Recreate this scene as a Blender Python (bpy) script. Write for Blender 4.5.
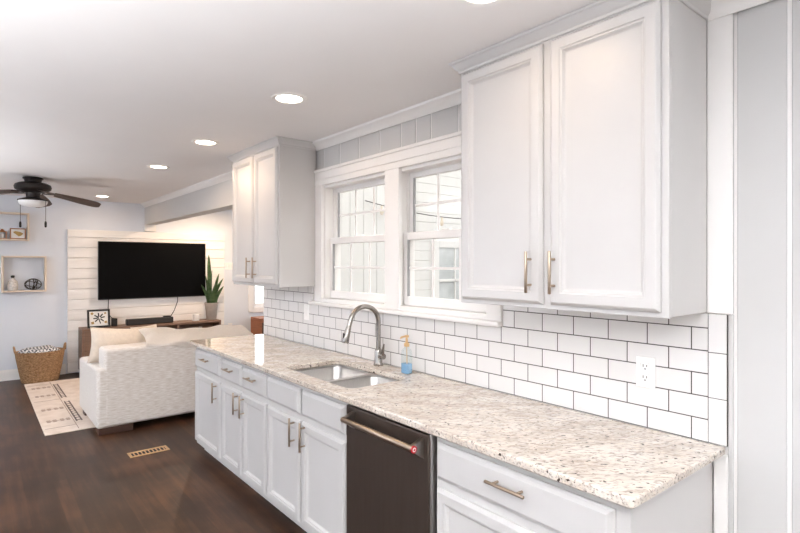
import bpy, bmesh, math, random
from mathutils import Vector, Matrix
random.seed(7)
S = bpy.context.scene
for o in list(bpy.data.objects): bpy.data.objects.remove(o)
COL = S.collection
PI = math.pi

# ------------------------------------------------------------------ camera, world, lights, exposure
cd = bpy.data.cameras.new('camera'); cam = bpy.data.objects.new('camera', cd); COL.objects.link(cam)
YAW = 0.686
cam.location = (0, -2.008, 1.546)
cam.rotation_euler = (PI/2, 0, PI/2 - YAW)
cd.sensor_width = 36; cd.lens = 520.1/800*36; cd.shift_y = -3.1/800; cd.clip_start = .05
S.camera = cam

W = bpy.data.worlds.new('world'); S.world = W; W.use_nodes = True
wn = W.node_tree.nodes; wl = W.node_tree.links; bg = wn['Background']; bg.inputs[1].default_value = 1.0
wt = wn.new('ShaderNodeTexCoord'); wsep = wn.new('ShaderNodeSeparateXYZ'); wr = wn.new('ShaderNodeValToRGB'); wm = wn.new('ShaderNodeMapRange')
wl.new(wt.outputs['Generated'], wsep.inputs[0]); wl.new(wsep.outputs[2], wm.inputs[0]); wm.inputs[1].default_value = -1; wm.inputs[2].default_value = 1
we = wr.color_ramp.elements                                          # pale ground, overcast sky brighter towards the zenith
we[0].position = .46; we[0].color = (.55, .54, .53, 1); we[1].position = 1; we[1].color = (2.0, 2.0, 2.0, 1)
wk = we.new(.56); wk.color = (.92, .92, .92, 1)
wl.new(wm.outputs[0], wr.inputs[0]); wx = wn.new('ShaderNodeMapRange'); wl.new(wsep.outputs[0], wx.inputs[0])     # the sky is brightest on the side of the far wall
wx.inputs[1].default_value = -.3; wx.inputs[2].default_value = -.9; wx.inputs[3].default_value = 1; wx.inputs[4].default_value = 3.2
wv = wn.new('ShaderNodeVectorMath'); wv.operation = 'SCALE'; wl.new(wr.outputs[0], wv.inputs[0]); wl.new(wx.outputs[0], wv.inputs[3])
wl.new(wv.outputs[0], bg.inputs[0])
# added unseen fill lamps bounced off the ceiling, standing in for camera flashes
for lx, ly, lz, lw, sp in ((.7, -2.25, .9, 66, 112), (-1.0, -3.35, .7, 56, 128), (-5.2, -4.1, .8, 66, 146)):
    fd = bpy.data.lights.new('bounce_fill', 'AREA'); fd.shape = 'DISK'; fd.size = 1.5; fd.spread = math.radians(sp); fd.energy = lw; fd.color = (.96, .98, 1)
    fl = bpy.data.objects.new('bounce_fill', fd); COL.objects.link(fl); fl.location = (lx, ly, lz); fl.rotation_euler = (PI, 0, 0)

S.view_settings.view_transform = 'Standard'; S.view_settings.look = 'None'; S.view_settings.gamma = 1
S.view_settings.use_curve_mapping = False
S.view_settings.exposure = 0.93
LAMP_W = 1.7                     # watts of each recessed ceiling lamp
LAMP_COL = (1, .72, .48)
CEIL = 2.45

# ------------------------------------------------------------------ materials
def lin(c): return tuple(((v/255)/12.92 if v/255 <= .04045 else ((v/255+.055)/1.055)**2.4) for v in c)
def mat(name, rgb, rough=.5, metal=0, var=.03, scale=6, bump=0, stretch=(1, 1, 1), spec=.5, coat=0, rgb2=None):
    m = bpy.data.materials.new(name); m.use_nodes = True
    nt = m.node_tree; N = nt.nodes; L = nt.links; p = N['Principled BSDF']
    tc = N.new('ShaderNodeTexCoord'); mp = N.new('ShaderNodeMapping'); mp.inputs['Scale'].default_value = stretch
    L.new(tc.outputs['Object'], mp.inputs[0])
    nz = N.new('ShaderNodeTexNoise'); nz.inputs['Scale'].default_value = scale; nz.inputs['Detail'].default_value = 5
    L.new(mp.outputs[0], nz.inputs[0])
    c = lin(rgb); r = N.new('ShaderNodeValToRGB')
    r.color_ramp.elements[0].position = .3; r.color_ramp.elements[1].position = .7
    if rgb2: a, b = c, lin(rgb2)
    else: a, b = [v*(1-var) for v in c], [min(1, v*(1+var)) for v in c]
    r.color_ramp.elements[0].color = (*a, 1); r.color_ramp.elements[1].color = (*b, 1)
    L.new(nz.outputs[0], r.inputs[0]); L.new(r.outputs[0], p.inputs['Base Color'])
    p.inputs['Roughness'].default_value = rough; p.inputs['Metallic'].default_value = metal
    p.inputs['Specular IOR Level'].default_value = spec; p.inputs['Coat Weight'].default_value = coat
    if bump:
        b = N.new('ShaderNodeBump'); b.inputs['Strength'].default_value = bump; b.inputs['Distance'].default_value = .01
        L.new(nz.outputs[0], b.inputs['Height']); L.new(b.outputs[0], p.inputs['Normal'])
    return m
def emit(name, rgb, s):
    m = bpy.data.materials.new(name); m.use_nodes = True; nt = m.node_tree
    p = nt.nodes['Principled BSDF']; p.inputs['Base Color'].default_value = (*lin(rgb), 1)
    p.inputs['Emission Color'].default_value = (*lin(rgb), 1); p.inputs['Emission Strength'].default_value = s
    return m
def glassmat(name, tint=(255, 255, 255), fac=.07):
    m = bpy.data.materials.new(name); m.use_nodes = True; nt = m.node_tree; N = nt.nodes; L = nt.links
    N.remove(N['Principled BSDF']); out = N['Material Output']
    t = N.new('ShaderNodeBsdfTransparent'); t.inputs[0].default_value = (*lin(tint), 1)
    g = N.new('ShaderNodeBsdfGlossy'); g.inputs['Roughness'].default_value = .02
    mx = N.new('ShaderNodeMixShader'); mx.inputs[0].default_value = fac
    L.new(t.outputs[0], mx.inputs[1]); L.new(g.outputs[0], mx.inputs[2]); L.new(mx.outputs[0], out.inputs[0])
    return m

M = {}
M['ceiling'] = mat('ceiling paint', (240, 238, 238), .9, var=.01, scale=3, bump=.02)
M['wall'] = mat('grey wall paint', (226, 231, 239), .8, var=.01, scale=4, bump=.02)
M['panelling'] = mat('grey panelling paint', (202, 201, 200), .6, var=.01, scale=4)
M['trim'] = mat('white trim paint', (240, 238, 236), .4, var=.01)
M['cabinet'] = mat('light grey cabinet paint', (203, 201, 200), .38, var=.01)
M['nickel'] = mat('champagne nickel', (178, 161, 143), .3, 1, .03, 40)
M['steel'] = mat('brushed steel', (190, 187, 184), .28, 1, .06, 30, stretch=(1, 12, 1))
M['faucet'] = mat('brushed nickel', (156, 151, 146), .2, 1, .03, 30)
M['dark_steel'] = mat('dark stainless', (98, 87, 80), .38, .85, .05, 8, stretch=(6, 1, .6))
M['black'] = mat('black plastic', (22, 22, 23), .45, 0, .08)
M['screen'] = mat('black screen', (2, 2, 3), .5, 0, .0, spec=.1)
M['bronze'] = mat('oil rubbed bronze', (44, 38, 36), .45, .5, .1)
M['blade'] = mat('weathered walnut blade', (120, 104, 96), .6, 0, .2, 5, stretch=(12, 1, 1))
M['opal'] = mat('opal glass', (238, 236, 234), .3, 0, .01)
M['shiplap'] = mat('whitewashed boards', (246, 243, 240), .6, 0, .035, 4, stretch=(1, .8, 14))
M['walnut'] = mat('walnut veneer', (122, 95, 78), .5, 0, .14, 6, stretch=(1, 1, 12))
M['dark_wood'] = mat('dark wood foot', (70, 46, 36), .5, 0, .15, 8)
M['red_wood'] = mat('reddish wood', (150, 92, 60), .5, 0, .15, 8, stretch=(1, 1, 8))
M['pale_wood'] = mat('pale ash wood', (228, 212, 194), .6, 0, .06, 8, stretch=(6, 1, 1))
M['sofa'] = mat('oatmeal slub fabric', (212, 203, 194), .95, 0, 0, 120, .25, (1, .14, 1), rgb2=(240, 236, 232), spec=.1)
M['cushion'] = mat('cream linen', (226, 212, 196), .95, 0, .05, 40, .25, spec=.1)
M['throw'] = mat('white fleece', (250, 246, 242), 1, 0, .03, 60, .25, spec=.05)
M['gasket'] = mat('grey window gasket', (158, 158, 158), .6, 0, .05)
M['tile_white'] = mat('white glazed tile', (228, 226, 225), .12, 0, .01)
M['grout'] = mat('dark grout', (104, 98, 95), .9, 0, .08, 60)
M['plate'] = mat('white plastic plate', (244, 243, 241), .35, 0, .01)
M['slot'] = mat('dark slot', (45, 42, 40), .6, 0, .05)
M['brass'] = mat('brass', (222, 190, 146), .35, .9, .06, 30)
M['pot'] = mat('grey ceramic', (176, 166, 156), .6, 0, .1, 14)
M['ceramic'] = mat('white ceramic', (240, 238, 236), .3, 0, .02)
M['soil'] = mat('soil', (60, 48, 40), .9, 0, .2, 40)
M['paper'] = mat('white paper', (238, 236, 232), .8, 0, .01)
M['ink'] = mat('black ink', (34, 34, 36), .8, 0, .05)
M['ochre'] = mat('ochre print', (180, 150, 92), .8, 0, .15, 30)
M['blue_book'] = mat('blue book cover', (84, 110, 150), .6, 0, .1, 20)
M['copper'] = mat('copper', (170, 120, 86), .4, .7, .1)
M['clear'] = glassmat('clear glass', (248, 252, 252), .10)
M['pane'] = glassmat('window glass', (250, 250, 249), .05)
M['blue_soap'] = mat('blue liquid soap', (140, 184, 222), .15, 0, .03)
M['pump'] = mat('tan plastic pump', (218, 182, 132), .35, 0, .03)
M['jar'] = mat('etched grey glass', (206, 200, 194), .2, .1, .3, 40)
M['wire'] = mat('dark wire', (60, 54, 50), .5, .5, .1)
M['red'] = mat('red enamel', (196, 34, 48), .3, 0, .02)
M['siding'] = mat('white painted siding', (218, 217, 214), .7, 0, .02)
M['deck'] = mat('grey porch boards', (128, 126, 124), .8, 0, .08, 5, stretch=(1, 10, 1))
M['curtain'] = mat('pale outside pane', (186, 190, 190), .2, 0, .25, 4)
M['bulb'] = mat('frosted bulb', (210, 196, 176), .3, 0, .02)
M['lamp'] = emit('warm lamp diffuser', (255, 240, 220), 9)

def mat_floor():
    m = bpy.data.materials.new('dark hardwood planks'); m.use_nodes = True; nt = m.node_tree; N = nt.nodes; L = nt.links; p = N['Principled BSDF']
    tc = N.new('ShaderNodeTexCoord')
    br = N.new('ShaderNodeTexBrick'); br.offset = .37; br.offset_frequency = 2
    br.inputs['Scale'].default_value = 1; br.inputs['Brick Width'].default_value = 1.1; br.inputs['Row Height'].default_value = .083
    br.inputs['Mortar Size'].default_value = .0012; br.inputs['Color1'].default_value = (.1, .1, .1, 1); br.inputs['Color2'].default_value = (.9, .9, .9, 1)
    br.inputs['Mortar'].default_value = (0, 0, 0, 1)
    L.new(tc.outputs['Object'], br.inputs[0])
    mp = N.new('ShaderNodeMapping'); mp.inputs['Scale'].default_value = (2.2, 26, 1); L.new(tc.outputs['Object'], mp.inputs[0])
    nz = N.new('ShaderNodeTexNoise'); nz.inputs['Scale'].default_value = 1; nz.inputs['Detail'].default_value = 6; L.new(mp.outputs[0], nz.inputs[0])
    n2 = N.new('ShaderNodeTexNoise'); n2.inputs['Scale'].default_value = 2.6; n2.inputs['Detail'].default_value = 4; L.new(tc.outputs['Object'], n2.inputs[0])
    a = N.new('ShaderNodeMath'); a.operation = 'MULTIPLY_ADD'; a.inputs[1].default_value = .14; L.new(br.outputs['Color'], a.inputs[0])
    b = N.new('ShaderNodeMath'); b.operation = 'MULTIPLY_ADD'; b.inputs[1].default_value = .45; L.new(nz.outputs[0], b.inputs[0])
    c = N.new('ShaderNodeMath'); c.operation = 'MULTIPLY'; c.inputs[1].default_value = .62; L.new(n2.outputs[0], c.inputs[0])
    L.new(c.outputs[0], b.inputs[2]); L.new(b.outputs[0], a.inputs[2])
    r = N.new('ShaderNodeValToRGB'); e = r.color_ramp.elements
    e[0].position = .40; e[0].color = (*lin((42, 27, 18)), 1); e[1].position = .80; e[1].color = (*lin((92, 62, 42)), 1)
    k = e.new(.58); k.color = (*lin((58, 38, 26)), 1)
    L.new(a.outputs[0], r.inputs[0]); L.new(r.outputs[0], p.inputs['Base Color'])
    p.inputs['Roughness'].default_value = .36; p.inputs['Specular IOR Level'].default_value = .3
    bp = N.new('ShaderNodeBump'); bp.inputs['Strength'].default_value = .15; bp.inputs['Distance'].default_value = .004; L.new(a.outputs[0], bp.inputs['Height']); L.new(bp.outputs[0], p.inputs['Normal'])
    return m
def mat_tile():
    m = bpy.data.materials.new('white subway tile'); m.use_nodes = True; nt = m.node_tree; N = nt.nodes; L = nt.links; p = N['Principled BSDF']
    tc = N.new('ShaderNodeTexCoord'); sp = N.new('ShaderNodeSeparateXYZ'); L.new(tc.outputs['Object'], sp.inputs[0])
    cb = N.new('ShaderNodeCombineXYZ')
    ax = N.new('ShaderNodeMath'); ax.inputs[1].default_value = .785 - .0795 + 15.9; L.new(sp.outputs[0], ax.inputs[0])
    az = N.new('ShaderNodeMath'); az.inputs[1].default_value = -.915; L.new(sp.outputs[2], az.inputs[0])
    L.new(ax.outputs[0], cb.inputs[0]); L.new(az.outputs[0], cb.inputs[1])
    br = N.new('ShaderNodeTexBrick'); br.offset = .5; br.offset_frequency = 2; br.inputs['Scale'].default_value = 1
    br.inputs['Brick Width'].default_value = .159; br.inputs['Row Height'].default_value = .0806
    br.inputs['Mortar Size'].default_value = .0021; br.inputs['Mortar Smooth'].default_value = .1
    br.inputs['Color1'].default_value = (*lin((229, 227, 226)), 1); br.inputs['Color2'].default_value = (*lin((225, 223, 221)), 1)
    br.inputs['Mortar'].default_value = (*lin((74, 69, 67)), 1)
    L.new(cb.outputs[0], br.inputs[0]); L.new(br.outputs['Color'], p.inputs['Base Color'])
    mr = N.new('ShaderNodeMapRange'); mr.inputs[3].default_value = .12; mr.inputs[4].default_value = .9
    L.new(br.outputs['Fac'], mr.inputs[0]); L.new(mr.outputs[0], p.inputs['Roughness'])
    bp = N.new('ShaderNodeBump'); bp.invert = True; bp.inputs['Strength'].default_value = .5; bp.inputs['Distance'].default_value = .002
    L.new(br.outputs['Fac'], bp.inputs['Height']); L.new(bp.outputs[0], p.inputs['Normal'])
    return m
def mat_granite():
    m = bpy.data.materials.new('speckled beige granite'); m.use_nodes = True; nt = m.node_tree; N = nt.nodes; L = nt.links; p = N['Principled BSDF']
    tc = N.new('ShaderNodeTexCoord')
    def noise(s, d, st=(1, 1, 1)):
        mp = N.new('ShaderNodeMapping'); mp.vector_type = 'TEXTURE'; mp.inputs['Scale'].default_value = st; mp.inputs['Rotation'].default_value = (0, 0, .88); L.new(tc.outputs['Object'], mp.inputs[0])
        n = N.new('ShaderNodeTexNoise'); n.inputs['Scale'].default_value = s; n.inputs['Detail'].default_value = d; L.new(mp.outputs[0], n.inputs[0]); return n
    def ramp(src, stops):
        r = N.new('ShaderNodeValToRGB'); e = r.color_ramp.elements
        e[0].position, e[0].color = stops[0][0], (*stops[0][1], 1); e[1].position, e[1].color = stops[-1][0], (*stops[-1][1], 1)
        for pos, c in stops[1:-1]: k = e.new(pos); k.color = (*c, 1)
        L.new(src, r.inputs[0]); return r
    base = ramp(noise(14, 8, (2, 1, 1)).outputs[0], [(.34, lin((192, 179, 166))), (.5, lin((208, 198, 187))), (.64, lin((222, 215, 206)))])
    warm = ramp(noise(80, 4, (2.6, 1, 1)).outputs[0], [(.50, (0, 0, 0)), (.66, (.75, .75, .75))])
    speck = ramp(noise(150, 3, (3, 1, 1)).outputs[0], [(.51, (0, 0, 0)), (.65, (.85, .85, .85))])
    dark = ramp(noise(70, 4, (1.6, 1, 1)).outputs[0], [(.635, (0, 0, 0)), (.67, (1, 1, 1))])
    cur = base.outputs[0]
    for f, c in ((warm, (226, 212, 196)), (speck, (158, 146, 137)), (dark, (70, 60, 56))):
        mx = N.new('ShaderNodeMix'); mx.data_type = 'RGBA'; L.new(f.outputs[0], mx.inputs[0]); L.new(cur, mx.inputs[6]); mx.inputs[7].default_value = (*lin(c), 1); cur = mx.outputs[2]
    L.new(cur, p.inputs['Base Color']); p.inputs['Roughness'].default_value = .05; p.inputs['Specular IOR Level'].default_value = .6
    return m
def mat_basket():
    m = mat('woven seagrass', (150, 104, 64), .8, 0, 0, 45, 0, (1, 1, 2.2), rgb2=(222, 180, 134)); nt = m.node_tree; N = nt.nodes; L = nt.links; p = N['Principled BSDF']
    tc = N.new('ShaderNodeTexCoord'); w = N.new('ShaderNodeTexWave'); w.bands_direction = 'Z'; w.inputs['Scale'].default_value = 16; w.inputs['Distortion'].default_value = 6; w.inputs['Detail Scale'].default_value = 3
    L.new(tc.outputs['Object'], w.inputs[0]); b = N.new('ShaderNodeBump'); b.inputs['Strength'].default_value = .9; b.inputs['Distance'].default_value = .02
    L.new(w.outputs['Fac'], b.inputs['Height']); L.new(b.outputs[0], p.inputs['Normal'])
    return m
def mat_check():
    m = bpy.data.materials.new('black and white diamond weave'); m.use_nodes = True; nt = m.node_tree; N = nt.nodes; L = nt.links; p = N['Principled BSDF']
    tc = N.new('ShaderNodeTexCoord'); mp = N.new('ShaderNodeMapping'); mp.inputs['Rotation'].default_value = (0, 0, PI/4); L.new(tc.outputs['Object'], mp.inputs[0])
    ck = N.new('ShaderNodeTexChecker'); ck.inputs['Scale'].default_value = 38; ck.inputs['Color1'].default_value = (*lin((226, 224, 222)), 1); ck.inputs['Color2'].default_value = (*lin((70, 72, 78)), 1)
    L.new(mp.outputs[0], ck.inputs[0]); L.new(ck.outputs[0], p.inputs['Base Color']); p.inputs['Roughness'].default_value = .95
    return m
M['floor'] = mat_floor(); M['tile'] = mat_tile(); M['granite'] = mat_granite(); M['basket'] = mat_basket(); M['check'] = mat_check()
M['rug'] = mat('pale woven rug', (216, 200, 186), .95, 0, 0, 9, .2, rgb2=(232, 218, 206), spec=.1)

# ------------------------------------------------------------------ mesh helpers
def box(bm, x0, x1, y0, y1, z0, z1, bev=0, seg=2, rot=None, piv=None):
    r = bmesh.ops.create_cube(bm, size=1); vs = r['verts']
    for v in vs: v.co = Vector(((x0+x1)/2+v.co.x*(x1-x0), (y0+y1)/2+v.co.y*(y1-y0), (z0+z1)/2+v.co.z*(z1-z0)))
    if bev:
        es = {e for v in vs for e in v.link_edges}
        q = bmesh.ops.bevel(bm, geom=list(es), offset=bev, segments=seg, affect='EDGES', profile=.5)
        vs = list({v for f in q['faces'] for v in f.verts} | {v for v in vs if v.is_valid})
    if rot: bmesh.ops.rotate(bm, verts=vs, cent=piv or Vector(((x0+x1)/2, (y0+y1)/2, (z0+z1)/2)), matrix=rot)
    return vs
def frame_of(d):
    d = d.normalized(); a = Vector((0, 0, 1)) if abs(d.z) < .9 else Vector((1, 0, 0))
    u = d.cross(a).normalized(); return u, d.cross(u).normalized()
def tube(bm, pts, r, n=10, cap=True):
    pts = [Vector(p) for p in pts]; rs = r if isinstance(r, (list, tuple)) else [r]*len(pts)
    rings = []; u = None
    for i, p in enumerate(pts):
        d = (pts[min(i+1, len(pts)-1)]-pts[max(i-1, 0)]).normalized()
        if u is None: u, w = frame_of(d)
        else:
            u = (u-d*u.dot(d)).normalized()
        w = d.cross(u)
        rings.append([bm.verts.new(p+(u*math.cos(2*PI*k/n)+w*math.sin(2*PI*k/n))*rs[i]) for k in range(n)])
    for a, b in zip(rings, rings[1:]):
        for k in range(n): bm.faces.new((a[k], a[(k+1) % n], b[(k+1) % n], b[k]))
    if cap: bm.faces.new(rings[0][::-1]); bm.faces.new(rings[-1])
def lathe(bm, prof, cx=0, cy=0, n=32, sx=1, sy=1):
    rings = []
    for r, z in prof:
        if r < 1e-5: rings.append([bm.verts.new((cx, cy, z))])
        else: rings.append([bm.verts.new((cx+r*sx*math.cos(2*PI*k/n), cy+r*sy*math.sin(2*PI*k/n), z)) for k in range(n)])
    for a, b in zip(rings, rings[1:]):
        for k in range(n):
            k2 = (k+1) % n
            if len(a) == 1 and len(b) == 1: continue
            if len(a) == 1: bm.faces.new((a[0], b[k2], b[k]))
            elif len(b) == 1: bm.faces.new((a[k], a[k2], b[0]))
            else: bm.faces.new((a[k], a[k2], b[k2], b[k]))
def rings_panel(bm, x0, x1, z0, z1, yb, prof):
    """front in -y; prof = [(inset, height towards the room)...]; last ring is capped"""
    R = []
    for ins, h in prof:
        R.append([bm.verts.new((x, yb-h, z)) for x, z in ((x0+ins, z0+ins), (x1-ins, z0+ins), (x1-ins, z1-ins), (x0+ins, z1-ins))])
    for a, b in zip(R, R[1:]):
        for k in range(4): bm.faces.new((a[k], a[(k+1) % 4], b[(k+1) % 4], b[k]))
    bm.faces.new(R[-1]); bm.faces.new(R[0][::-1])
def sweep(bm, path, prof):
    """profile of (outward, z) swept along a plan polyline; outward is to the left of travel"""
    P2 = [Vector(p) for p in path]; n = len(P2); rings = []
    for i, p in enumerate(P2):
        ds = []
        if i > 0: ds.append((p-P2[i-1]).normalized())
        if i < n-1: ds.append((P2[i+1]-p).normalized())
        ns = [Vector((-d.y, d.x)) for d in ds]
        m = (ns[0]+ns[-1]); m = m/m.dot(ns[0]) if len(ns) > 1 else ns[0]
        rings.append([bm.verts.new((p.x+m.x*o, p.y+m.y*o, z)) for o, z in prof])
    for a, b in zip(rings, rings[1:]):
        for k in range(len(prof)):
            k2 = (k+1) % len(prof); bm.faces.new((a[k], b[k], b[k2], a[k2]))
    bm.faces.new(rings[0]); bm.faces.new(rings[-1][::-1])
def grid(bm, nu, nv, f):
    V = [[bm.verts.new(f(i/nu, j/nv)) for j in range(nv+1)] for i in range(nu+1)]
    for i in range(nu):
        for j in range(nv): bm.faces.new((V[i][j], V[i+1][j], V[i+1][j+1], V[i][j+1]))
    return V
def B(): return bmesh.new()
def part(name, bm, m, parent=None, smooth=False, loc=None, label=None, angle=40):
    me = bpy.data.meshes.new(name); bmesh.ops.recalc_face_normals(bm, faces=bm.faces[:])
    off = Vector((0, 0, 0))
    if parent is not None:
        off = Vector(parent.location); q = parent.parent
        while q: off += Vector(q.location); q = q.parent
        bmesh.ops.translate(bm, verts=bm.verts[:], vec=-off)
    elif loc is not None: bmesh.ops.translate(bm, verts=bm.verts[:], vec=-Vector(loc))
    bm.to_mesh(me); bm.free(); me.materials.append(m)
    o = bpy.data.objects.new(name, me); COL.objects.link(o)
    if smooth:
        for p in me.polygons: p.use_smooth = True
        try: me.set_sharp_from_angle(angle=math.radians(angle))
        except Exception: pass
        for p in me.polygons: p.use_smooth = max(abs(c) for c in p.normal) < .9999
    if parent is not None: o.parent = parent
    elif loc is not None: o.location = loc
    if label: o['label'] = label
    return o
def tag(o, label, cat, group=None):
    o['label'] = label; o['category'] = cat
    if group: o['group'] = group
    return o
def thing(name, loc, label, cat, group=None):
    o = bpy.data.objects.new(name, None); COL.objects.link(o); o.location = loc; o.empty_display_size = .1
    return tag(o, label, cat, group)
def struct(name, bm, m, parent=None, smooth=False):
    o = part(name, bm, m, parent, smooth)
    if parent is None: o['kind'] = 'structure'
    return o
def copy_tree(o, parent=None):
    c = o.copy(); COL.objects.link(c)
    if parent: c.parent = parent
    for ch in list(o.children): copy_tree(ch, c)
    return c

# ------------------------------------------------------------------ the setting
XT = -8.6       # television wall
XE = -4.365     # where the kitchen wall ends and the wide opening begins
b = B(); box(b, XT, 2.2, -4.6, 4.2, -.06, 0); struct('floor', b, M['floor'])
b = B(); box(b, XT-.15, 2.2, -4.75, .15, CEIL, CEIL+.1); box(b, XT-.15, -4.2, .15, 4.2, CEIL, CEIL+.1); struct('ceiling', b, M['ceiling'])
b = B(); WY0, WY1, WZ0, WZ1 = 1.74, 2.7, .79, 2.1
box(b, XT-.15, XT, -4.6, WY0, 0, CEIL); box(b, XT-.15, XT, WY1, 4.2, 0, CEIL); box(b, XT-.15, XT, WY0, WY1, 0, WZ0); box(b, XT-.15, XT, WY0, WY1, WZ1, CEIL)
struct('wall_far', b, M['wall'])
b = B(); box(b, XT-.15, .3, -4.75, -4.6, 0, CEIL); struct('wall_left', b, M['wall'])
# kitchen wall with its two window openings
OP = [(-3.35, -2.57), (-2.49, -1.73)]; OZ0, OZ1 = 1.28, 2.122
b = B()
box(b, XE, -3.35, .006, .15, 0, CEIL); box(b, -2.57, -2.49, .006, .15, OZ0, OZ1); box(b, -1.73, 2.2, .006, .15, 0, CEIL)
box(b, -3.35, -1.73, .006, .15, 0, OZ0); box(b, -3.35, -1.73, .006, .15, OZ1, CEIL)
struct('wall_kitchen', b, M['trim'])  # white behind the panelling grooves paints in the light their bevels catch
b = B(); box(b, XT, XE, .0, .15, 2.135, CEIL); struct('wall_header', b, M['panelling'])
b = B(); box(b, XT, XT+.06, .0, .15, 2.035, 2.135); struct('trim_1', b, M['trim'])
# vertical board panelling with grooves, above the window and to the right
b = B()
gs = [-3.49, -3.35, -3.129, -2.892, -2.661, -2.443, -2.307, -2.177, -1.96, -1.80, -1.64]
for a, c in zip(gs, gs[1:]): box(b, a+.005, c-.005, .0015, .0065, 2.2, CEIL, .002, 1)
box(b, -.73, -.653, -.008, .006, 1.372, CEIL, .003, 1)
box(b, -.668, -.653, -.006, .006, 0, 1.372, .003, 1)
gs = [-.649, -.496, -.25, .02, .2, .46, .7, 1.0, 1.3, 1.6, 2.2]
for a, c in zip(gs, gs[1:]): box(b, a+.006, c-.006, .0005, .0065, 0, CEIL, .003, 1)
struct('wall_panelling', b, M['panelling'])
# white casing strip where cabinets meet the bare wall
b = B(); box(b, -.7325, -.653, -.014, -.003, 1.371, CEIL-.04, .003, 1); box(b, -.712, -.668, -.012, .006, 0, .884, .003, 1); struct('trim_2', b, M['trim'])
# crown mouldings
CR = [(0, CEIL-.055), (.008, CEIL-.055), (.012, CEIL-.044), (.026, CEIL-.030), (.046, CEIL-.016), (.056, CEIL-.012), (.06, CEIL), (0, CEIL)]
b = B(); sweep(b, [(-1.64, -.004), (-3.44, -.004)], CR); struct('trim_3', b, M['trim'], None, True)
b = B(); sweep(b, [(2.2, -.012), (-.728, -.012)], CR); struct('trim_4', b, M['trim'], None, True)
b = B(); sweep(b, [(-4.46, 0), (XT, 0)], CR); struct('trim_5', b, M['trim'], None, True)
BB = [(0, 0), (.016, 0), (.016, .11), (.011, .128), (.006, .14), (0, .14)]
b = B(); sweep(b, [(XT, -1.02), (XT, -4.6)][::-1], [(-o, z) for o, z in BB]); struct('baseboard_far', b, M['trim'], None, True)
b = B(); sweep(b, [(XT, 4.2), (XT, 1.23)][::-1], [(-o, z) for o, z in BB]); struct('baseboard_beyond', b, M['trim'], None, True)

# whitewashed board feature panel behind the television
b = B()
z = .02
k = 0
while z < 2.0:
    h = min(.146, 2.03-z); box(b, XT+.002, XT+.055, -1.0, 1.21, z, z+h-.007, .002, 1); z += h; k += 1
box(b, XT+.002, XT+.022, -.995, 1.205, .02, 2.02)
r = part('shiplap_panel', b, M['shiplap'], None, False, (XT, .1, 0)); tag(r, 'whitewashed horizontal board panel on the far wall behind the television', 'wall panel')

# far window beyond the opening
wf = bpy.data.objects.new('window_3', None); COL.objects.link(wf); wf.location = (XT, 2.2, WZ0); wf['kind'] = 'structure'
b = B()
for a in ((WY0-.09, WY0, WZ0-.09, WZ1+.09), (WY1, WY1+.09, WZ0-.09, WZ1+.09), (WY0, WY1, WZ1, WZ1+.09), (WY0-.02, WY1+.02, WZ0-.1, WZ0)):
    box(b, XT+.001, XT+.025, *a, .004, 1)
part('casing', b, M['trim'], wf)
b = B()
for a in ((WY0, WY0+.05, WZ0, WZ1), (WY1-.05, WY1, WZ0, WZ1), (WY0+.05, WY1-.05, WZ0, WZ0+.06), (WY0+.05, WY1-.05, WZ1-.05, WZ1), (WY0+.05, WY1-.05, 1.42, 1.47)):
    box(b, XT-.07, XT-.03, *a, .004, 1)
part('sash', b, M['trim'], wf)
b = B(); box(b, XT-.055, XT-.05, WY0+.05, WY1-.05, WZ0+.06, WZ1-.05); part('pane', b, M['pane'], wf)

# kitchen window: casing, sill, two double-hung units
b = B()
box(b, -3.438, -3.345, -.022, .006, 1.262, 2.125, .004, 2); box(b, -1.745, -1.65, -.022, .006, 1.262, 2.125, .004, 2)
box(b, -2.58, -2.44, -.022, .006, 1.262, 2.125, .004, 2)
box(b, -3.438, -1.65, -.022, .006, 2.125, 2.165, .003, 2)
box(b, -3.438, -1.649, -.026, .006, 2.165, 2.222, .004, 2)
box(b, -3.438, -1.648, -.034, .006, 2.222, 2.244, .006, 3)
for a, c in OP:                                                     # jamb liners
    box(b, a, a+.015, .006, .13, OZ0, OZ1); box(b, c-.015, c, .006, .13, OZ0, OZ1); box(b, a+.015, c-.015, .006, .13, OZ1-.015, OZ1)
struct('trim_6', b, M['trim'])
b = B(); box(b, -3.345, -2.58, -.016, .006, 1.262, 1.29, .003, 1); box(b, -2.44, -1.745, -.016, .006, 1.262, 1.29, .003, 1)
box(b, -3.50, -1.648, -.048, .006, 1.236, 1.262, .008, 3)
for a, c in OP: box(b, a, c, .006, .13, OZ0-.02, OZ0+.008)
struct('trim_7', b, M['trim'], None, True)
def sash(parent, name, x0, x1, z0, z1, yc, st, br, tr):
    b = B(); t = .028; e = .003
    box(b, x0, x0+st, yc, yc+t, z0, z1, e, 1); box(b, x1-st, x1, yc, yc+t, z0, z1, e, 1)
    box(b, x0+st, x1-st, yc, yc+t, z0, z0+br, e, 1); box(b, x0+st, x1-st, yc, yc+t, z1-tr, z1, e, 1)
    s = part(name, b, M['trim'], parent)
    b = B()
    gx0, gx1, gz0, gz1 = x0+st, x1-st, z0+br, z1-tr
    for k in (1, 2):
        xm = gx0+(gx1-gx0)*k/3; box(b, xm-.008, xm+.008, yc+.010, yc+.017, gz0, gz1)
    zm = (gz0+gz1)/2; box(b, gx0, gx1, yc+.0105, yc+.0165, zm-.008, zm+.008)
    part('muntin_grid', b, M['trim'], s)
    b = B(); box(b, gx0-.004, gx1+.004, yc+.019, yc+.022, gz0-.004, gz1+.004); part('pane', b, M['pane'], s)
    b = B(); box(b, gx0, gx0+.006, yc+.001, yc+.018, gz0, gz1); part('gasket', b, M['gasket'], s)
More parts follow.
